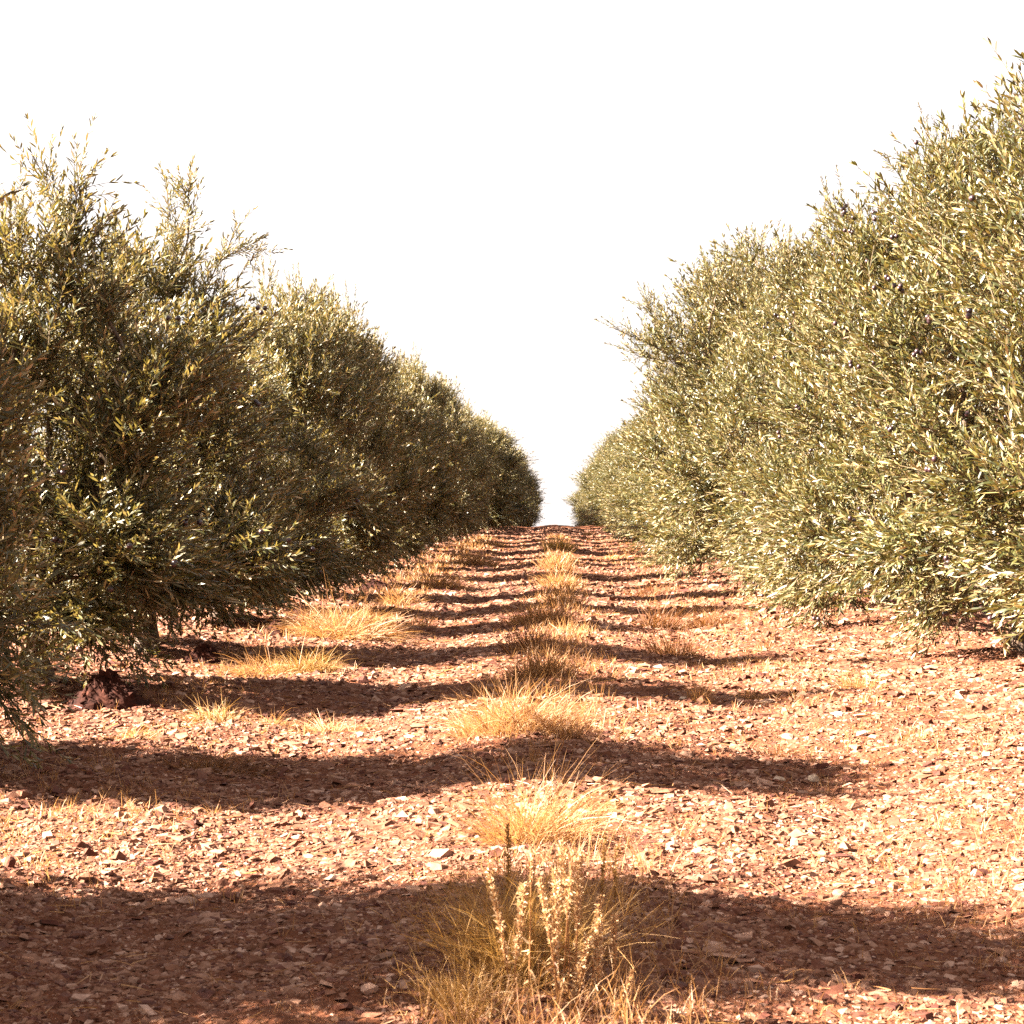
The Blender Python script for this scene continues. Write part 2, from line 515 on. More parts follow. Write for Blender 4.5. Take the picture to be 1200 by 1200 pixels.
def olive_proto(seed, kind, H, rx, ry, z0, n_twigs, leaf_mat):
    rng = np.random.default_rng(seed)
    # lobes: the crown is a cluster of leafy masses with gaps between them
    nl = 26 if kind == 'shaded' else 30
    u = (np.arange(nl) + rng.uniform(.1, .9, nl)) / nl
    u = u ** (1.2 if kind == 'shaded' else .95)
    th = np.arange(nl) * 2.399 + rng.uniform(-.5, .5, nl)
    pr = crown_profile(u, kind)
    rr = rng.uniform(.30 if kind == 'shaded' else .42, .90, nl) ** .8
    lr = rng.uniform(.20, .40, nl) * (1.0 if kind == 'shaded' else 1.35) * (.7 + .3 * pr)
    LC = np.stack([np.cos(th) * rr * pr * rx, np.sin(th) * rr * pr * ry, z0 + .15 + u * (H - z0 - .31)], -1)
    # trunk and limbs
    tb = MB()
    hT = rng.uniform(.45, .7)
    lean = rng.normal(0, .06, 2)
    tz = np.linspace(-.12, hT, 8)
    tp = np.stack([lean[0] * tz + .015 * np.sin(tz * 9), lean[1] * tz + .015 * np.cos(tz * 8), tz], -1)
    base_r = .056 if kind == 'shaded' else .065
    trad = base_r * (1.0 + .6 * np.exp(-np.clip(tz, 0, 9) / .10)) * (1 - .25 * np.clip(tz, 0, 1)) * (1 + .08 * np.sin(tz * 23))
    tb.tube(tp, trad, 11)
    top = tp[-1]
    order = np.argsort(LC[:, 2])
    nlimb = 4
    limbs = []
    for i in range(nlimb):
        a = i * 2 * np.pi / nlimb + rng.uniform(-.4, .4)
        tgt = np.array([np.cos(a) * rx * .42, np.sin(a) * ry * .42, H * rng.uniform(.70, .86)])
        s = np.linspace(0, 1, 9)[:, None]
        mid = top * .5 + tgt * .5 + np.array([np.cos(a) * .14, np.sin(a) * .14, -.12])
        P = (1 - s) ** 2 * (top - [0, 0, .05]) + 2 * s * (1 - s) * mid + s ** 2 * tgt + rng.normal(0, .012, (9, 3))
        tb.tube(P, np.linspace(base_r * .62, .010, 9), 6); limbs.append(P)
    LP = np.concatenate([l[1:] for l in limbs] + [tp[-2:]])
    for c in LC:
        cand = LP[LP[:, 2] < c[2] + .05]
        if not len(cand): cand = tp[-3:]
        p0 = cand[np.argmin(np.linalg.norm(cand - c, axis=1))]
        s = np.linspace(0, 1, 6)[:, None]
        mid = (p0 + c) / 2 + [0, 0, .05]
        P = (1 - s) ** 2 * p0 + 2 * s * (1 - s) * mid + s ** 2 * c + rng.normal(0, .006, (6, 3))
        tb.tube(P, np.linspace(.016, .006, 6), 4)
    # twigs on the lobes
    w = lr ** 2 * (1 + .8 * (u < .3)); w /= w.sum()
    li = rng.choice(nl, n_twigs, p=w)
    dirs = norm(rng.normal(size=(n_twigs, 3)) + norm(LC[li] - [0, 0, H * .45]) * .55)
    li0 = li
    rad = lr[li] * rng.uniform(.1, 1.0, n_twigs) ** (.55 if kind == 'shaded' else .45)
    tipP = LC[li] + dirs * rad[:, None]
    nlm = n_twigs // 8                                   # some dress the limbs themselves
    tipP[:nlm] = np.concatenate([l[3:] for l in limbs])[rng.integers(0, nlimb * 6, nlm)] + dirs[:nlm] * rng.uniform(.08, .26, nlm)[:, None]
    uu = np.clip((tipP[:, 2] - z0) / (H - z0), 0, 1)
    up = np.where(uu > .3, .55 + .8 * uu, .55 - 1.6 * (.3 - uu) / .3 * .6)[:, None] * np.array([[0, 0, 1.0]])
    outw = norm(np.stack([tipP[:, 0] / rx, tipP[:, 1] / ry, np.zeros(n_twigs)], -1))
    D = norm(dirs * .55 + outw * .42 + up + rng.normal(0, .30, (n_twigs, 3)))
    P = tipP - D * .20
    P[:, 2] = np.maximum(P[:, 2], z0 * .9)
    cb = MB()
    tid = rng.integers(0, len(TWIGS), n_twigs)
    Rm = frames(D, rng.uniform(0, 6.28, n_twigs)); sc = rng.uniform(.85, 1.2, n_twigs) * (1.05 if kind == 'shaded' else 1.16)
    for k in range(len(TWIGS)):
        q = tid == k
        instance(cb, TWIGS[k], P[q], Rm[q], sc[q])
    # upright shoots that break the outline at the top, with their own thin stems
    nb = 7 if kind == 'shaded' else 11            # plumes: tight bunches of upright shoots
    ns = nb * 13
    hi = np.argsort(-LC[:, 2])[: nl // 2]
    pb = LC[rng.choice(hi, nb, replace=False)] + rng.normal(0, .06, (nb, 3))
    pd = norm(np.stack([pb[:, 0] * .25 + rng.normal(0, .12, nb), pb[:, 1] * .25 + rng.normal(0, .12, nb), np.ones(nb)], -1))
    bi = np.arange(ns) % nb
    along = rng.uniform(-.15, .26, ns)
    Ps = pb[bi] + pd[bi] * along[:, None] + rng.normal(0, .055, (ns, 3)) * (1 - along[:, None])
    Ds = norm(pd[bi] + rng.normal(0, .17, (ns, 3)) * [1, 1, .2])
    Rm = frames(Ds, rng.uniform(0, 6.28, ns)); sc = rng.uniform(.40, .72, ns)
    sid = rng.integers(0, len(SHOOTS), ns)
    for k in range(len(SHOOTS)):
        q = sid == k
        instance(cb, SHOOTS[k], Ps[q], Rm[q], sc[q])
    # side sprays poking out of the outline
    nsp = 26 if kind == 'shaded' else 40
    li = rng.choice(nl, nsp)
    o2 = norm(np.stack([LC[li, 0] / rx, LC[li, 1] / ry, np.zeros(nsp)], -1))
    Ps = LC[li] + o2 * lr[li][:, None] * .5
    Ds = norm(o2 + np.stack([rng.normal(0, .3, nsp), rng.normal(0, .3, nsp), rng.uniform(-.35, .8, nsp)], -1))
    Rm = frames(Ds, rng.uniform(0, 6.28, nsp)); sc = rng.uniform(.5, .85, nsp)
    sid = rng.integers(0, len(SHOOTS), nsp)
    for k in range(len(SHOOTS)):
        q = sid == k
        instance(cb, SHOOTS[k], Ps[q], Rm[q], sc[q])
    far = np.nonzero(rad > .8 * lr[li0])[0]
    far = far[far >= nlm]; far = far[rng.permutation(len(far))[:420]]
    fruit = tipP[far] + dirs[far] * .07 + D[far] * .05
    return dict(trunk=tb.mesh('olive_trunk', [M_BARK], True), crown=cb.mesh('olive_crown', [leaf_mat, M_TWIG]),
                H=float(np.percentile(np.concatenate(cb.V)[:, 2], 99.96)), rx=rx, ry=ry, fruit=fruit)


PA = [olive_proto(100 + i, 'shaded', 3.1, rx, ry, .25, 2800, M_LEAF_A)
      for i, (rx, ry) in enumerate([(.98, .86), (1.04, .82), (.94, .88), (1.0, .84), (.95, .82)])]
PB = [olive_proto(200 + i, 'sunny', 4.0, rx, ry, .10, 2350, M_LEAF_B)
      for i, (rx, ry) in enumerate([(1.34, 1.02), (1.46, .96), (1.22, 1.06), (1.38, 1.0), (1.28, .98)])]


def olive_mesh():
    import bmesh
    bm = bmesh.new(); bmesh.ops.create_icosphere(bm, subdivisions=2, radius=.0155)
    for v in bm.verts: v.co.z *= 1.3
    me = bpy.data.meshes.new('olive'); bm.to_mesh(me); bm.free(); me.materials.append(M_OLIVE)
    for p in me.polygons: p.use_smooth = True
    return me


OLIVE = olive_mesh()


def plant_olive(pr, x, y, sz, sxy, rz, label, group, fruits=0, side=1):
    z = float(ground_z(x, y, False))
    root = obj('olive_tree', None, None, (x, y, z), rz, (sxy, sxy, sz))
    tag(root, label, 'olive tree', group)
    tr = obj('trunk', pr['trunk'], root)
    cr = obj('crown', pr['crown'], root)
    if fruits:
        rng = np.random.default_rng(int(y * 100) + side)
        c, s = math.cos(rz), math.sin(rz)
        f = pr['fruit']; wx = c * f[:, 0] - s * f[:, 1]
        wy = s * f[:, 0] + c * f[:, 1]
        vis = f[np.argsort(-(-side * wx - wy * .8))][:120]; vis = vis[rng.permutation(len(vis))[:max(fruits // 2, 1)]]
        k = 0
        for p in vis:
            for _ in range(int(rng.integers(1, 4))):
                if k >= fruits: break
                q = p + rng.normal(0, .022, 3); k += 1
                obj('olive', OLIVE, cr, q, rng.uniform(0, 6))
    return root


SP = 2.64
HA = {0: 2.9, 1: 2.75, 2: 2.6, 3: 2.85, 4: 2.2, 5: 3.35, 6: 3.45, 7: 3.6, 8: 3.3, 9: 3.05, 10: 3.45}
HB = {1: 3.3, 2: 3.55, 3: 3.65, 4: 4.0, 5: 3.55, 6: 4.15, 7: 3.85, 8: 4.65, 9: 4.7, 10: 3.7, 11: 3.15}
WB = {7: 1.1, 8: 1.35, 9: 1.35, 10: 1.25, 11: 1.3}
LAB_A = {
    0: 'nearest olive tree of the shaded row, casting the front shadow band',
    1: 'dark olive tree nearest the camera on the shaded side, boughs hanging to the ground',
    2: 'olive tree with upright sprigs, its trunk beside the largest red soil mound',
    3: 'shaded olive tree with a loose sunlit spray leaning out, second visible trunk',
    4: 'shaded olive tree right behind the one with the leaning spray, third visible trunk',
    5: 'shaded olive tree whose dark trunk stands behind the big pale straw tuft',
    6: 'shaded olive tree with pointed top, just past the last clearly visible trunk',
    7: 'rounded olive tree of the shaded row, second beyond the last visible trunk',
    8: 'olive tree of the shaded row, third beyond the last visible trunk',
}
LAB_B = {
    1: 'olive tree closest to the camera in the sunny row, only one bough showing',
    2: 'sunny olive tree cut by the picture edge, its low skirt on bare gravel',
    3: 'bright olive tree of the sunny row, second from the front in view',
    4: 'sunny olive tree with a reddish trunk glimpsed through its lower leaves',
    5: 'olive tree of the sunny row, fourth from the front in view',
    6: 'olive tree of the sunny row, fifth from the front, dense golden crown',
    7: 'olive tree of the sunny row, sixth from the front in view',
    8: 'tall olive tree of the sunny row just before the pale trunk foot',
    9: 'tall olive tree of the sunny row with a short pale trunk foot',
}


def leafy_bough(root, name, paths, mat, seed, wl=1.0):
    """A bough that stands out of the crown: stems given in world coordinates, leafy shoots along them."""
    from mathutils import Matrix, Euler
    rng = np.random.default_rng(seed)
    cb = MB()
    for P in paths:
        P = np.array(P, float)
        t = np.linspace(0, 1, len(P)); q = np.linspace(0, 1, 9)
        C = np.stack([np.interp(q, t, P[:, i]) for i in range(3)], -1)
        C[1:-1] = (C[:-2] + C[1:-1] * 2 + C[2:]) / 4
        cb.tube(C, np.linspace(.008, .002, 9), 5, 1)
        n = int(13 * np.linalg.norm(P[-1] - P[0]) / .5) + 4
        u = rng.uniform(.15, 1, n); u[-1] = .98
        B = np.stack([np.interp(u, q, C[:, i]) for i in range(3)], -1)
        G = np.gradient(C, axis=0); Tn = norm(np.stack([np.interp(u, q, G[:, i]) for i in range(3)], -1))
        D = norm(Tn * .8 + rng.normal(0, .5, (n, 3)) + [0, 0, .25]); D[-1] = Tn[-1]
        Rm = frames(D, rng.uniform(0, 6.28, n)); sc = rng.uniform(.55, .95, n) * wl
        for k in range(n):
            instance(cb, TWIGS[int(rng.integers(0, 16))], B[k:k + 1], Rm[k:k + 1], sc[k:k + 1])
    o = obj(name, cb.mesh('olive_bough', [mat, M_TWIG]), root)
    M = Matrix.LocRotScale(root.location, Euler(root.rotation_euler), root.scale)
    o.matrix_parent_inverse = M.inverted()
    return o


def plant_rows():
    rng = np.random.default_rng(77)
    for k in range(41):
        y = 4.3 + SP * k + (-.08 if k == 0 else 0) + (rng.uniform(-.12, .12) if k > 3 else 0)
        x = -2.62 + rng.uniform(-.07, .07) + (.25 if k >= 19 else 0)
        h = HA.get(k, rng.uniform(3.4, 3.7)); wide = 1.0 if k < 19 else 1.5
        if k == 0: wide = .96
        if k == 1: wide = .86; x -= .14
        lab = LAB_A.get(k, 'distant olive tree merged into the dark hedge-like far end of the shaded row')
        rz = (0 if k % 2 else math.pi) + rng.uniform(-.3, .3)
        pr = PA[k % 5]
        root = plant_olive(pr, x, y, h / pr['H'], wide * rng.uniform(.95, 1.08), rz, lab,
                    'olive trees of the shaded row' if k in LAB_A else 'far olive trees of the shaded row',
                    26 if k in (2, 3, 4) else 0, -1)
        if k == 0:                                # unseen low boughs, added to shade the lower edge of the lane
            q = np.random.default_rng(8)
            leafy_bough(root, 'bough', [[(-2.6, 4.0, .8), (-2.5 + q.uniform(-.2, .2), 3.75, h0), (-2.45 + q.uniform(-.25, .25), y0, h0 + q.uniform(.0, .2))]
                                        for h0, y0 in zip(np.linspace(.72, 1.42, 11), q.uniform(3.3, 3.6, 11))], M_LEAF_A, 60, 1.25)
        if k == 1:
            q = np.random.default_rng(18)
            leafy_bough(root, 'bough', [[(-2.55, y + q.uniform(-.3, .3), .75), (-2.25, y + q.uniform(-.3, .3), .55), (-2.0 + q.uniform(-.14, .10), y + q.uniform(-.3, .3), z1)]
                                        for z1 in (.14, .2, .3, .4, .55, .7, .24, .34, .85, 1.0)], M_LEAF_A, 66, 1.05)
        if k == 3:
            leafy_bough(root, 'bough', [[(-2.5, y - .1, 1.95), (-2.3, y - .2, 2.2), (-2.15, y - .25, 2.58), (-1.98, y - .25, 2.62)],
                                        [(-2.3, y - .2, 2.2), (-2.15, y - .2, 2.3), (-2.05, y - .2, 2.42)],
                                        [(-2.55, y - .1, 2.1), (-2.45, y - .15, 2.6), (-2.5, y - .15, 3.0)],
                                        [(-2.5, y - .1, 2.4), (-2.36, y - .15, 2.7), (-2.36, y - .15, 3.0)]], M_LEAF_A, 61)
        if k == 2:
            leafy_bough(root, 'bough', [[(-2.5, y, 2.1), (-2.46, y, 2.5), (-2.44, y, 2.66)], [(-2.5, y, 2.0), (-2.56, y, 2.4), (-2.62, y, 2.7)],
                                        [(-2.3, y, .5), (-2.15, y - .1, .38), (-2.08, y - .1, .25)]], M_LEAF_A, 62)
    for k in range(1, 41):
        y = 4.3 + SP * k + (rng.uniform(-.15, .15) if k > 3 else 0)
        x = 3.05 + rng.uniform(-.08, .08) - (.2 if k >= 8 else 0)
        h = HB.get(k, rng.uniform(2.9, 3.6)); wide = WB.get(k, 1.0 if k < 9 else rng.uniform(1.25, 1.45))
        lab = LAB_B.get(k, 'distant olive tree merged into the golden hedge-like far end of the sunny row')
        rz = (0 if k % 2 else math.pi) + rng.uniform(-.4, .4)
        pr = PB[k % 5]
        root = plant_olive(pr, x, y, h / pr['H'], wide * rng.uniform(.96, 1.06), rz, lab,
                    'olive trees of the sunny row' if k in LAB_B else 'far olive trees of the sunny row',
                    56 if k in (1, 2, 3, 4, 5, 6) else 0, 1)
        if k == 1:
            leafy_bough(root, 'bough', [[(2.2, y - .1, .75), (1.82, y - .3, .88), (1.70, y - .35, 1.08), (1.64, y - .35, 1.27)]], M_LEAF_B, 63, 1.15)
        if k == 8:
            leafy_bough(root, 'bough', [[(1.9, y - .2, 2.7), (1.4, y - .3, 3.05), (.85, y - .3, 3.3)], [(1.5, y - .2, 2.9), (1.2, y - .3, 2.95), (.95, y - .3, 3.05)],
                                        [(1.7, y - .2, 2.9), (1.35, y - .3, 3.4), (1.2, y - .3, 3.7)]], M_LEAF_B, 64, 1.2)
        if k == 9:
            fx, fy, fz = at(887, 676)
            mb = MB(); mb.tube([(fx, fy, fz - .05), (fx + .012, fy, fz + .18), (fx + .03, fy, fz + .42), (fx + .10, fy, fz + .75)], [.050, .042, .038, .03], 10)
            fo = obj('pale_trunk_foot', mb.mesh('pale_trunk_foot', [M_PALE_BARK], True), root)
            from mathutils import Matrix, Euler
            fo.matrix_parent_inverse = Matrix.LocRotScale(root.location, Euler(root.rotation_euler), root.scale).inverted()
            for ch in root.children:
                if ch.name.startswith('crown'): ch.location.z += .26


plant_rows()


# ------------------------------------------------------------------ dry grass and weeds
def blades(mb, rng, base, D, L, W, droop, seg=4, m=0):
    """Thin tapering strips that start at BASE towards D and bend over."""
    n = len(base)
    t = np.linspace(0, 1, seg + 1)
    side = norm(np.cross(D, rng.normal(size=(n, 3))))
    hor = norm(np.stack([D[:, 0], D[:, 1], np.zeros(n)], -1) + 1e-6)
    P = base[:, None, :] + D[:, None, :] * (L[:, None] * t)[:, :, None] \
        + (hor * .5 - [0, 0, .8])[:, None, :] * ((droop * L)[:, None] * t ** 2.2)[:, :, None]
    w = W[:, None] * (1 - .85 * t ** 1.5) * .5
    Lf = P - side[:, None, :] * w[:, :, None]; Rt = P + side[:, None, :] * w[:, :, None]
    V = np.stack([Lf, Rt], 2).reshape(n, -1, 3)
    k = np.arange(n)[:, None, None] * (2 * (seg + 1)); i = np.arange(seg)[None, :, None] * 2
    Q = (k + i + np.array([0, 1, 3, 2])[None, None, :]).reshape(-1, 4)
    mb.add(V, None, Q, m)
    return P


def tuft_mesh(seed, n, h, rx, ry, mat, lean=.5, droop=.3, bw=.0028, x0=0, y0=0):
    rng = np.random.default_rng(seed); mb = MB()
    a = rng.uniform(0, 6.28, n); r = rng.uniform(0, 1, n) ** .7
    bx = np.cos(a) * r * rx; by = np.sin(a) * r * ry
    bz = ground_z(x0 + bx, y0 + by) - ground_z(x0, y0) - .008
    # bunches: blades lean together around several crowns
    nb = max(4, n // 28)
    bunch = rng.integers(0, nb, n)
    bl = rng.normal(0, .75, (nb, 2)); bh = rng.uniform(.55, 1.1, nb)
    D = norm(np.stack([np.cos(a) * r * lean + bl[bunch, 0] * lean + rng.normal(0, .22, n),
                       np.sin(a) * r * lean + bl[bunch, 1] * lean + rng.normal(0, .22, n), np.ones(n)], -1))
    L = h * bh[bunch] * rng.uniform(.35, 1.15, n) * (1.1 - .5 * r)
    blades(mb, rng, np.stack([bx, by, bz], -1), D, L, bw * rng.uniform(.7, 1.4, n), np.abs(rng.normal(droop, droop * .6, n)))
    return mb.mesh('grass_tuft', [mat])


def bush_mesh(seed, n, h, rx, ry, mat, x0, y0, lean=.8, droop=.15):
    """Fine branching dead twigs: every strand carries short side strands."""
    rng = np.random.default_rng(seed); mb = MB()
    a = rng.uniform(0, 6.28, n); r = rng.uniform(0, 1, n) ** .6
    bx = np.cos(a) * r * rx * .35; by = np.sin(a) * r * ry * .35
    bz = ground_z(x0 + bx, y0 + by) - ground_z(x0, y0) - .006
    D = norm(np.stack([np.cos(a) * r * lean * rx / ry + rng.normal(0, .2, n), np.sin(a) * r * lean + rng.normal(0, .2, n), np.ones(n) * rng.uniform(.6, 1.2, n)], -1))
    L = h * rng.uniform(.55, 1.12, n)
    P = blades(mb, rng, np.stack([bx, by, bz], -1), D, L, .0013 * rng.uniform(.7, 1.3, n), np.abs(rng.normal(droop, .1, n)), 5)
    for rep in range(5):
        i = rng.integers(2, 5, n)
        q = P[np.arange(n), i]
        D2 = norm(D + rng.normal(0, .5, (n, 3)) + [0, 0, .15])
        blades(mb, rng, q, D2, L * rng.uniform(.15, .42, n), .0008 * rng.uniform(.7, 1.3, n), np.abs(rng.normal(.1, .1, n)), 2)
    return mb.mesh('dry_bush', [mat])


def place_tufts():
    G = 'dry grass tufts along the lane'
    # px, py of the foot, half width px, height px, blades, material, lean, droop, label
    T = [
        (628, 985, 66, 98, 1200, M_STRAW, .7, .35, 'pale golden straw tuft between the front bush and the second shadow band'),
        (700, 950, 20, 30, 140, M_STRAW, .7, .3, 'small loose wisp of straw beside the pale tuft before the second shadow band'),
        (622, 893, 8, 38, 60, M_STRAW, .25, .1, 'single slim straw sprig standing inside the second shadow band'),
        (606, 858, 92, 64, 1900, M_STRAW, .7, .35, 'widest golden straw tuft of the middle strip, just above the second shadow band'),
        (672, 866, 20, 30, 160, M_RUST, .6, .3, 'short dark stubbly weed at the foot of the widest straw tuft'),
        (634, 795, 46, 44, 1000, M_STRAW, .6, .3, 'golden tuft on the middle strip in the third shadow band'),
        (570, 812, 22, 26, 160, M_RUST, .6, .3, 'small rusty tuft beside the third shadow band on the middle strip'),
        (617, 763, 36, 40, 420, M_RUST, .5, .2, 'rust brown upright weeds on the middle strip in the fourth shadow band'),
        (635, 731, 48, 38, 950, M_STRAW, .6, .3, 'golden tuft on the middle strip just beyond the rust brown weeds'),
        (662, 712, 24, 34, 380, M_STRAW, .5, .25, 'slimmer golden tuft overlapping the tuft beyond the rust brown weeds'),
        (655, 689, 24, 28, 420, M_STRAW, .5, .25, 'small straw tuft on the middle strip halfway to the crest'),
        (650, 668, 22, 22, 380, M_STRAW, .5, .25, 'low straw tuft on the middle strip below the yellow crest tuft'),
        (655, 645, 22, 20, 420, M_GREENISH, .6, .3, 'yellow green grass tuft on the middle strip at the crest of the lane'),
        (690, 628, 10, 9, 120, M_STRAW, .6, .3, 'tiny tuft right on the skyline of the lane'),
        (400, 748, 62, 54, 1700, M_STRAW, .9, .4, 'big pale straw tuft in full sun beside the shaded row'),
        (358, 788, 40, 38, 800, M_TAN, .9, .4, 'brownish rounded tuft just in front of the big pale straw tuft'),
        (305, 792, 40, 34, 480, M_STRAW, .9, .35, 'sparse pale straw tuft next to the brownish rounded tuft'),
        (250, 846, 42, 30, 420, M_TAN, .9, .4, 'low tan tuft at the shaded third band, near the largest soil mound'),
        (320, 852, 30, 32, 110, M_STRAW, 1.0, .25, 'thin scattered long straws leaning over the third shadow band'),
        (385, 862, 50, 30, 330, M_STRAW, .9, .35, 'thin pale straw wisps below the third shadow band'),
        (160, 868, 42, 24, 300, M_STRAW, .9, .4, 'flat straw tuft in front of the largest soil mound'),
        (555, 662, 34, 22, 620, M_STRAW, .8, .35, 'straw tuft along the shaded row near the crest'),
        (512, 690, 36, 28, 700, M_STRAW, .8, .35, 'straw tuft along the shaded row, two tufts down from the crest'),
        (470, 708, 30, 26, 420, M_STRAW, .8, .35, 'straw tuft just beyond the big pale one beside the shaded row'),
        (492, 735, 24, 26, 120, M_STRAW, .7, .25, 'few tall straws standing near the dark band beyond the big pale tuft'),
        (575, 640, 24, 13, 380, M_STRAW, .8, .35, 'farthest straw tuft along the shaded row, at the crest'),
        (252, 955, 20, 26, 50, M_STRAW, .8, .3, 'few tan grass sprigs in the sun below the second shadow band'),
        (165, 958, 22, 26, 50, M_STRAW, .8, .3, 'wispy sprigs of dry grass on the sunny gravel near the lane edge'),
        (120, 968, 26, 20, 45, M_STRAW, .8, .3, 'faint low wisp of dry grass nearest the lane edge'),
        (775, 738, 32, 36, 480, M_RUST, .5, .25, 'brown stubble clump in the middle of the sunny side of the lane'),
        (832, 734, 40, 28, 460, M_RUST, .5, .25, 'low brown stubble beside the brown clump of the sunny side'),
        (790, 768, 36, 34, 420, M_RUST, .5, .25, 'brown stubble in the fourth shadow band on the sunny side'),
        (820, 822, 16, 32, 190, M_STRAW, .4, .2, 'small upright orange straw sprig at the end of the third shadow band'),
        (882, 818, 16, 26, 110, M_STRAW, .5, .2, 'thin orange straw sprigs beyond the end of the third shadow band'),
        (1005, 806, 30, 24, 280, M_STRAW, .7, .35, 'small yellow tuft on gravel below the sunny row'),
        (895, 760, 16, 30, 40, M_RUST, .5, .25, 'single thin dark weed casting a slim shadow on the sunny side'),
        (760, 698, 34, 18, 320, M_RUST, .5, .25, 'row of short dark stubble toward the sunny row, far up the lane'),
        (915, 884, 44, 18, 420, M_RUST, 1.0, .5, 'flattened dark mat of dead grass in the second shadow band'),
        (250, 900, 84, 26, 1500, M_RUST, 1.0, .5, 'broad dark mat of dead grass at the shaded start of the second band'),
        (10, 1185, 24, 40, 60, M_STRAW, .8, .3, 'few dry sprigs at the front corner of the lane in shadow'),
        (885, 706, 22, 12, 120, M_STRAW, .7, .3, 'faint wisps of straw below the pale trunk foot of the sunny row'),
        (720, 655, 22, 9, 200, M_STRAW, .7, .3, 'low straw strip on the sunny side near the crest'),
    ]
    for i, (px, py, hw, hp, n, mat, lean, dr, lab) in enumerate(T):
        x, y, z = at(px, py)
        s = y / F
        bw = max(.0017, .7 * s)          # far blades stand for several
        me = tuft_mesh(500 + i, int(n * .8), hp * s * 1.6, hw * s * .8, hw * s * .6, mat, lean, dr, bw, x, y)
        tag(obj('grass_tuft', me, None, (x, y, z)), lab, 'dry grass', G)
    # the big fine twiggy bush in front
    x, y, z = at(612, 1150)
    s = y / F
    me = bush_mesh(41, 620, 165 * s, 100 * s, 90 * s, M_TAN, x, y, .68)
    tag(obj('dry_bush', me, None, (x, y, z)), 'large fine-twigged tan dry bush in the front shadow', 'dry bush')
    x, y, z = at(545, 1195)
    s = y / F
    me = bush_mesh(42, 170, 95 * s, 62 * s, 60 * s, M_TAN, x, y, .9)
    tag(obj('dry_bush', me, None, (x, y, z)), 'smaller wispy tan dry bush in front of the large one', 'dry bush')


place_tufts()


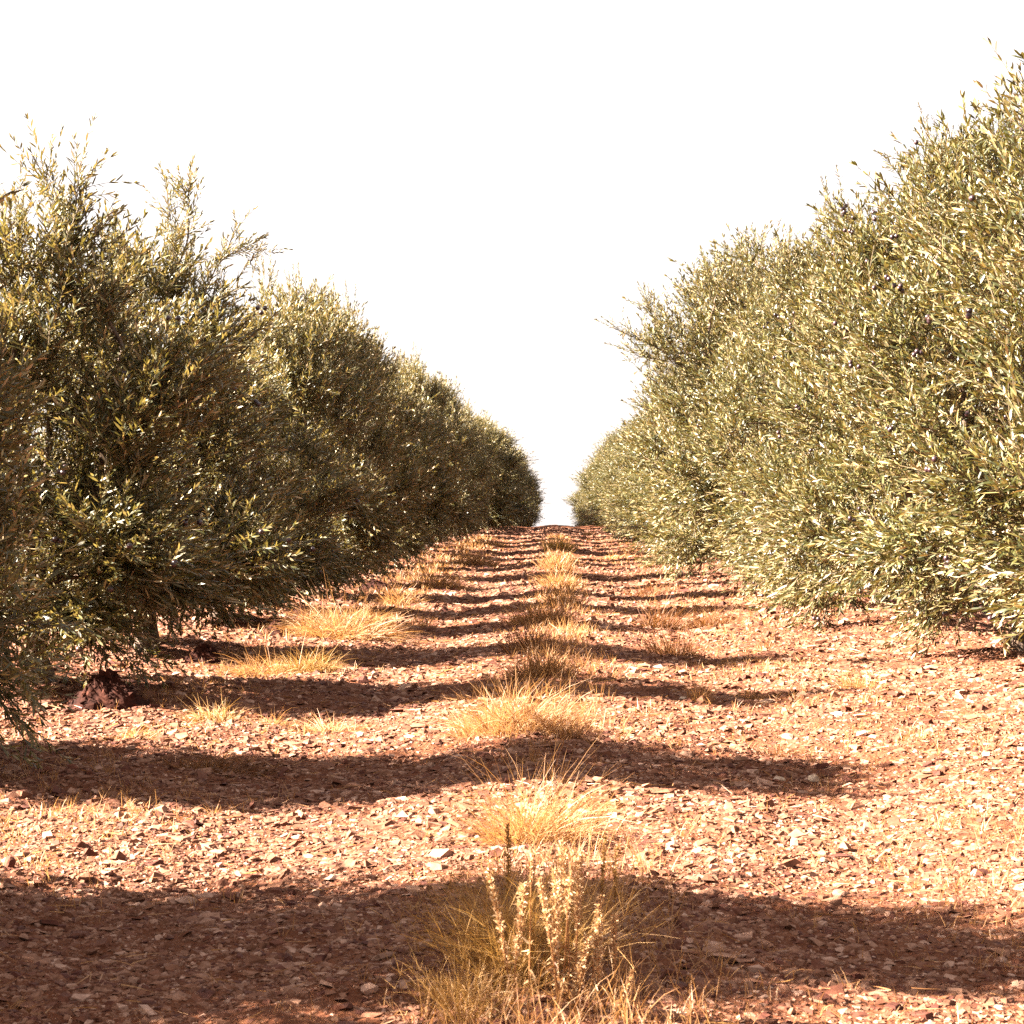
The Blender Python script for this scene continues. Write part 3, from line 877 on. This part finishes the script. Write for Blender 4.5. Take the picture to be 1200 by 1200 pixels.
def place_stalks():
    S = [  # top px, top py, base px, base py, head share, thickness, label
        (572, 1031, 601, 1189, .62, 1.0, 'seed stalk leaning outward over the tan bush'),
        (611, 1044, 604, 1190, .55, 1.3, 'stout seed stalk with a blunt head beside the leaning one'),
        (624, 1003, 619, 1185, .25, .5, 'bare thin stalk rising between two plump seed stalks'),
        (632, 1042, 655, 1191, .50, .9, 'seed stalk bent toward the bare thin stalk'),
        (648, 1033, 654, 1189, .75, 1.35, 'brightest white fluffy seed stalk in the centre of the clump'),
        (655, 1001, 657, 1181, .50, .9, 'tallest seed stalk, behind the white fluffy one'),
        (664, 1011, 664, 1186, .45, .9, 'tall narrow seed stalk next to the tallest one'),
        (671, 1013, 660, 1184, .40, .7, 'slim tilted stalk just behind the tall narrow one'),
        (683, 1018, 670, 1186, .48, 1.25, 'tilted seed stalk with a loose feathery head and yellow stem'),
        (687, 1105, 674, 1191, .80, 1.1, 'short feathery seed stalk at the foot of the tilted one'),
        (705, 1061, 691, 1188, .55, 1.0, 'tilted seed stalk paired with a shorter plump one'),
        (705, 1087, 697, 1190, .60, 1.3, 'shorter plump seed stalk of the tilted pair'),
        (724, 1081, 715, 1187, .45, .9, 'separate seed stalk with a small hooked head'),
        (734, 1140, 733, 1193, .60, .7, 'shortest thin stalk standing outermost toward the sunny row'),
        (570, 1148, 573, 1193, .70, .9, 'short crumpled stalk standing outermost toward the shaded row'),
        (592, 968, 598, 1135, .45, .8, 'dull brown slim weed stalk rising out of the back of the tan bush'),
        (711, 984, 700, 1140, .40, .6, 'faint dull brown weed stalk rising beside the tan bush against sunny gravel'),
        (726, 996, 716, 1142, .40, .6, 'outer faint dull brown weed stalk against sunny gravel'),
    ]
    for i, (tx, ty, bx, by, hs, th, lab) in enumerate(S):
        rng = np.random.default_rng(900 + i)
        x, y, z = at(bx, by)
        s = y / F
        h = (by - ty) * s * 1.05; dx = (tx - bx) * s
        root = obj('seed_stalk', None, None, (x, y, z))
        tag(root, lab, 'dry weed', 'dry seed stalks in front of the tan bush')
        dark = i >= 15
        t = np.linspace(0, 1, 10)
        wob = rng.normal(0, .004, 2)
        path = lambda q: np.stack([dx * q ** 1.4 + wob[0] * np.sin(q * 5), rng_y * q + wob[1] * np.sin(q * 4), h * q - .01 * (1 - q)], -1)
        rng_y = rng.normal(0, .02)
        mb = MB(); mb.tube(path(t), np.linspace(.0024, .0010, 10) * (1 if th > .6 else .8), 5)
        obj('stem', mb.mesh('stem', [M_TAN if dark else M_STRAW]), root)
        # head: whorls of papery bracts
        n = int(520 * hs * th * h / .27) + 40
        q = 1 - hs * rng.uniform(0, 1, n) ** 1.1
        env = np.clip(np.sin(np.pi * np.clip((1 - q) / hs, 0.04, 1) ** .6) * .75 + .35, .2, 1) * .0080 * th
        clump = .6 + .55 * np.sin(q * 70 + rng.uniform(0, 6)) ** 2
        a = rng.uniform(0, 6.28, n); rr = env * clump * rng.uniform(.1, .8, n)
        base = path(q) + np.stack([np.cos(a) * rr, np.sin(a) * rr, np.zeros(n)], -1)
        D = norm(np.stack([np.cos(a) * .7, np.sin(a) * .7, rng.normal(.65, .5, n)], -1))
        mb = MB(); blades(mb, rng, base, D, rng.uniform(.004, .0105, n) * (.6 + .4 * th), rng.uniform(.0022, .0048, n), rng.normal(.1, .2, n), 2)
        obj('seed_head', mb.mesh('seed_head', [M_TAN if dark else M_SEED]), root)
        if not dark:
            n = int(rng.integers(14, 24))
            q = rng.uniform(.0, .42, n); a = rng.uniform(0, 6.28, n)
            D = norm(np.stack([np.cos(a), np.sin(a), rng.normal(.1, .6, n)], -1))
            mb = MB(); blades(mb, rng, path(q) + D * .002, D, rng.uniform(.010, .032, n), rng.uniform(.003, .006, n), rng.normal(.5, .4, n), 4)
            obj('withered_leaves', mb.mesh('withered_leaves', [M_SEED if i % 3 else M_RUST]), root)


place_stalks()


def place_litter():
    """Straw bits lying on the stones and tiny stubble sprouts, past counting."""
    rng = np.random.default_rng(15)
    mb = MB()
    n = 5200
    y = 2.8 + 17 * rng.uniform(0, 1, n) ** 1.6; x = rng.uniform(-1, 1, n) * np.minimum(.3 * y + .8, 3.2)
    a = rng.uniform(0, 6.28, n)
    D = norm(np.stack([np.cos(a), np.sin(a), rng.normal(.05, .16, n)], -1))
    blades(mb, rng, np.stack([x, y, ground_z(x, y) + rng.uniform(.008, .022, n)], -1), D, rng.uniform(.02, .075, n) * (1 + y * .03),
           .0014 + .00038 * y * rng.uniform(.5, 1, n), rng.normal(0, .12, n), 3)
    tag(obj('straw_litter', mb.mesh('straw_litter', [M_STRAW])), 'broken bits of straw lying over the gravel', 'straw', kind='stuff')
    mb = MB()
    n = 30000
    y = 2.9 + 45 * rng.uniform(0, 1, n) ** 1.5; x = rng.uniform(-1, 1, n) * np.minimum(.3 * y + .6, 2.9)
    # stubble grows in patches: the middle strip, along the shaded row, and between the wheel tracks
    wgt = np.exp(-((x - .05) / .30) ** 2) * .9 + np.exp(-((x + 1.75) / .45) ** 2) * .9 + np.exp(-((x - 1.35) / .5) ** 2) * .55 + .05
    k = rng.uniform(0, 1, n) < wgt * np.clip(.72 + 2.2 * noise2(x / .5, y / .8, 31), .03, 1)
    x = x[k]; y = y[k]
    x = np.repeat(x, 5) + rng.normal(0, .012, len(x) * 5); y = np.repeat(y, 5) + rng.normal(0, .012, len(y) * 5)
    n = len(x)
    D = norm(np.stack([rng.normal(0, .35, n), rng.normal(0, .35, n), np.ones(n)], -1))
    blades(mb, rng, np.stack([x, y, ground_z(x, y) - .004], -1), D, rng.uniform(.02, .075, n) * (1 + 1.1 * np.exp(-((x - .05) / .28) ** 2) + 1.2 * np.exp(-((x + 1.9) / .4) ** 2) * sstep(10, 16, y)),
           .0011 + .00028 * y, np.abs(rng.normal(.2, .2, n)), 3)
    tag(obj('dry_stubble', mb.mesh('dry_stubble', [M_STRAW])), 'short dry grass stubble sprouting between the stones', 'stubble', kind='stuff')


place_litter()


# ------------------------------------------------------------------ soil mounds beside the shaded row
def place_mounds():
    L = [(118, 830, 100, 36, 'largest dark red soil mound, beside the first visible trunk of the shaded row'),
         (236, 778, 52, 20, 'red soil mound beside the second visible trunk of the shaded row'),
         (322, 745, 50, 16, 'low red soil mound beside the third visible trunk of the shaded row'),
         (352, 722, 34, 10, 'small red soil mound behind the big pale straw tuft'),
         (438, 694, 60, 12, 'long red soil mound in the shade beyond the big pale straw tuft')]
    for i, (px, py, w, h, lab) in enumerate(L):
        x, y, z = at(px, py)
        s = y / F; rx = w * s / 2; hh = h * s * 1.0
        nr, na = 26, 64
        rr = np.linspace(0, 1.15, nr)[:, None]; a = np.arange(na)[None, :] * 2 * np.pi / na
        X = rr * np.cos(a) * rx; Y = rr * np.sin(a) * rx * .8
        prof = np.clip(1 - rr ** 2 * (1.6 - .6 * rr), -.2, 1)
        Z = hh * prof * (1 + .5 * noise2(X / rx * 2 + i * 9, Y / rx * 2, 40)) \
            + hh * .30 * noise2(X / rx * 5 + i, Y / rx * 7, 41) * np.clip(1.1 - rr, 0, 1) + hh * .40 * noise2(X / rx * 13, Y / rx * 17, 42) * np.clip(1.1 - rr, 0, 1)
        V = np.stack([X, Y, Z - hh * .08], -1).reshape(-1, 3)
        ii = np.arange(nr - 1)[:, None] * na; j = np.arange(na)[None, :]; j2 = (j + 1) % na
        Q = np.stack([ii + j, ii + na + j, ii + na + j2, ii + j2], -1).reshape(-1, 4)
        rng = np.random.default_rng(300 + i); nc = 260
        ia = rng.integers(0, len(V), nc); sz = hh * np.minimum(.05 * np.exp(rng.normal(0, .6, nc)), .2)
        C = stone_shapes(nc, rng) * (sz[:, None] * rng.uniform(.7, 1.4, (nc, 3)))[:, None, :] + V[ia][:, None, :]
        T = (np.arange(nc)[:, None, None] * 8 + ST_T[None]).reshape(-1, 3) + len(V)
        V = np.concatenate([V, C.reshape(-1, 3)])
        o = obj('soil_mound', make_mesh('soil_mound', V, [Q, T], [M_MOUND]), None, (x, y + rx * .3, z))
        tag(o, lab, 'soil mound', 'red soil mounds by the trunks')


place_mounds()


# ------------------------------------------------------------------ light, sky, camera
def build_world():
    w = bpy.data.worlds.new("World"); SC.world = w; w.use_nodes = True
    nt = w.node_tree; nt.nodes.clear(); L = nt.links.new
    out = nt.nodes.new('ShaderNodeOutputWorld'); bg = nt.nodes.new('ShaderNodeBackground')
    sky = nt.nodes.new('ShaderNodeTexSky'); sky.sky_type = 'NISHITA'; sky.sun_disc = False
    sky.sun_elevation = SUN_EL; sky.sun_rotation = R(270) - SUN_AZ
    sky.dust_density = 4.0; sky.air_density = 1.0; sky.ozone_density = 1.0
    mix = nt.nodes.new('ShaderNodeMix'); mix.data_type = 'RGBA'; mix.inputs[0].default_value = .95
    mix.inputs[7].default_value = (.72, .65, .615, 1)        # thin warm overcast haze that whitens the whole sky
    L(sky.outputs[0], mix.inputs[6]); L(mix.outputs[2], bg.inputs[0])
    bg.inputs[1].default_value = .10
    L(bg.outputs[0], out.inputs[0])
    ld = bpy.data.lights.new('sun', 'SUN'); ld.energy = 5.0; ld.angle = R(.55); ld.color = (1.0, .90, .76)
    so = bpy.data.objects.new('sun', ld); COL.objects.link(so)
    d = np.array([math.cos(SUN_EL) * math.cos(SUN_AZ), math.cos(SUN_EL) * math.sin(SUN_AZ), -math.sin(SUN_EL)])
    from mathutils import Vector
    so.rotation_euler = Vector(d).to_track_quat('-Z', 'Y').to_euler()
    so.location = (-20, 0, 20)


build_world()

cam = bpy.data.cameras.new('camera'); co = bpy.data.objects.new('camera', cam); COL.objects.link(co)
cam.sensor_width = 36; cam.lens = 36 * F / 1200
co.location = (0, 0, 1.0)
co.rotation_euler = (R(90) - math.atan(10 / F), 0, math.atan(50 / F))
cam.clip_start = .05; cam.clip_end = 3000
cam.dof.use_dof = True; cam.dof.focus_distance = 9.0; cam.dof.aperture_fstop = 18.0
SC.camera = co

vs = SC.view_settings
vs.view_transform = 'Standard'; vs.look = 'None'; vs.gamma = 1; vs.use_curve_mapping = False
vs.exposure = 4.15
cy = SC.cycles
cy.use_denoising = False
cy.max_bounces = 6; cy.diffuse_bounces = 3; cy.glossy_bounces = 2; cy.transmission_bounces = 3
cy.sample_clamp_indirect = 8.0
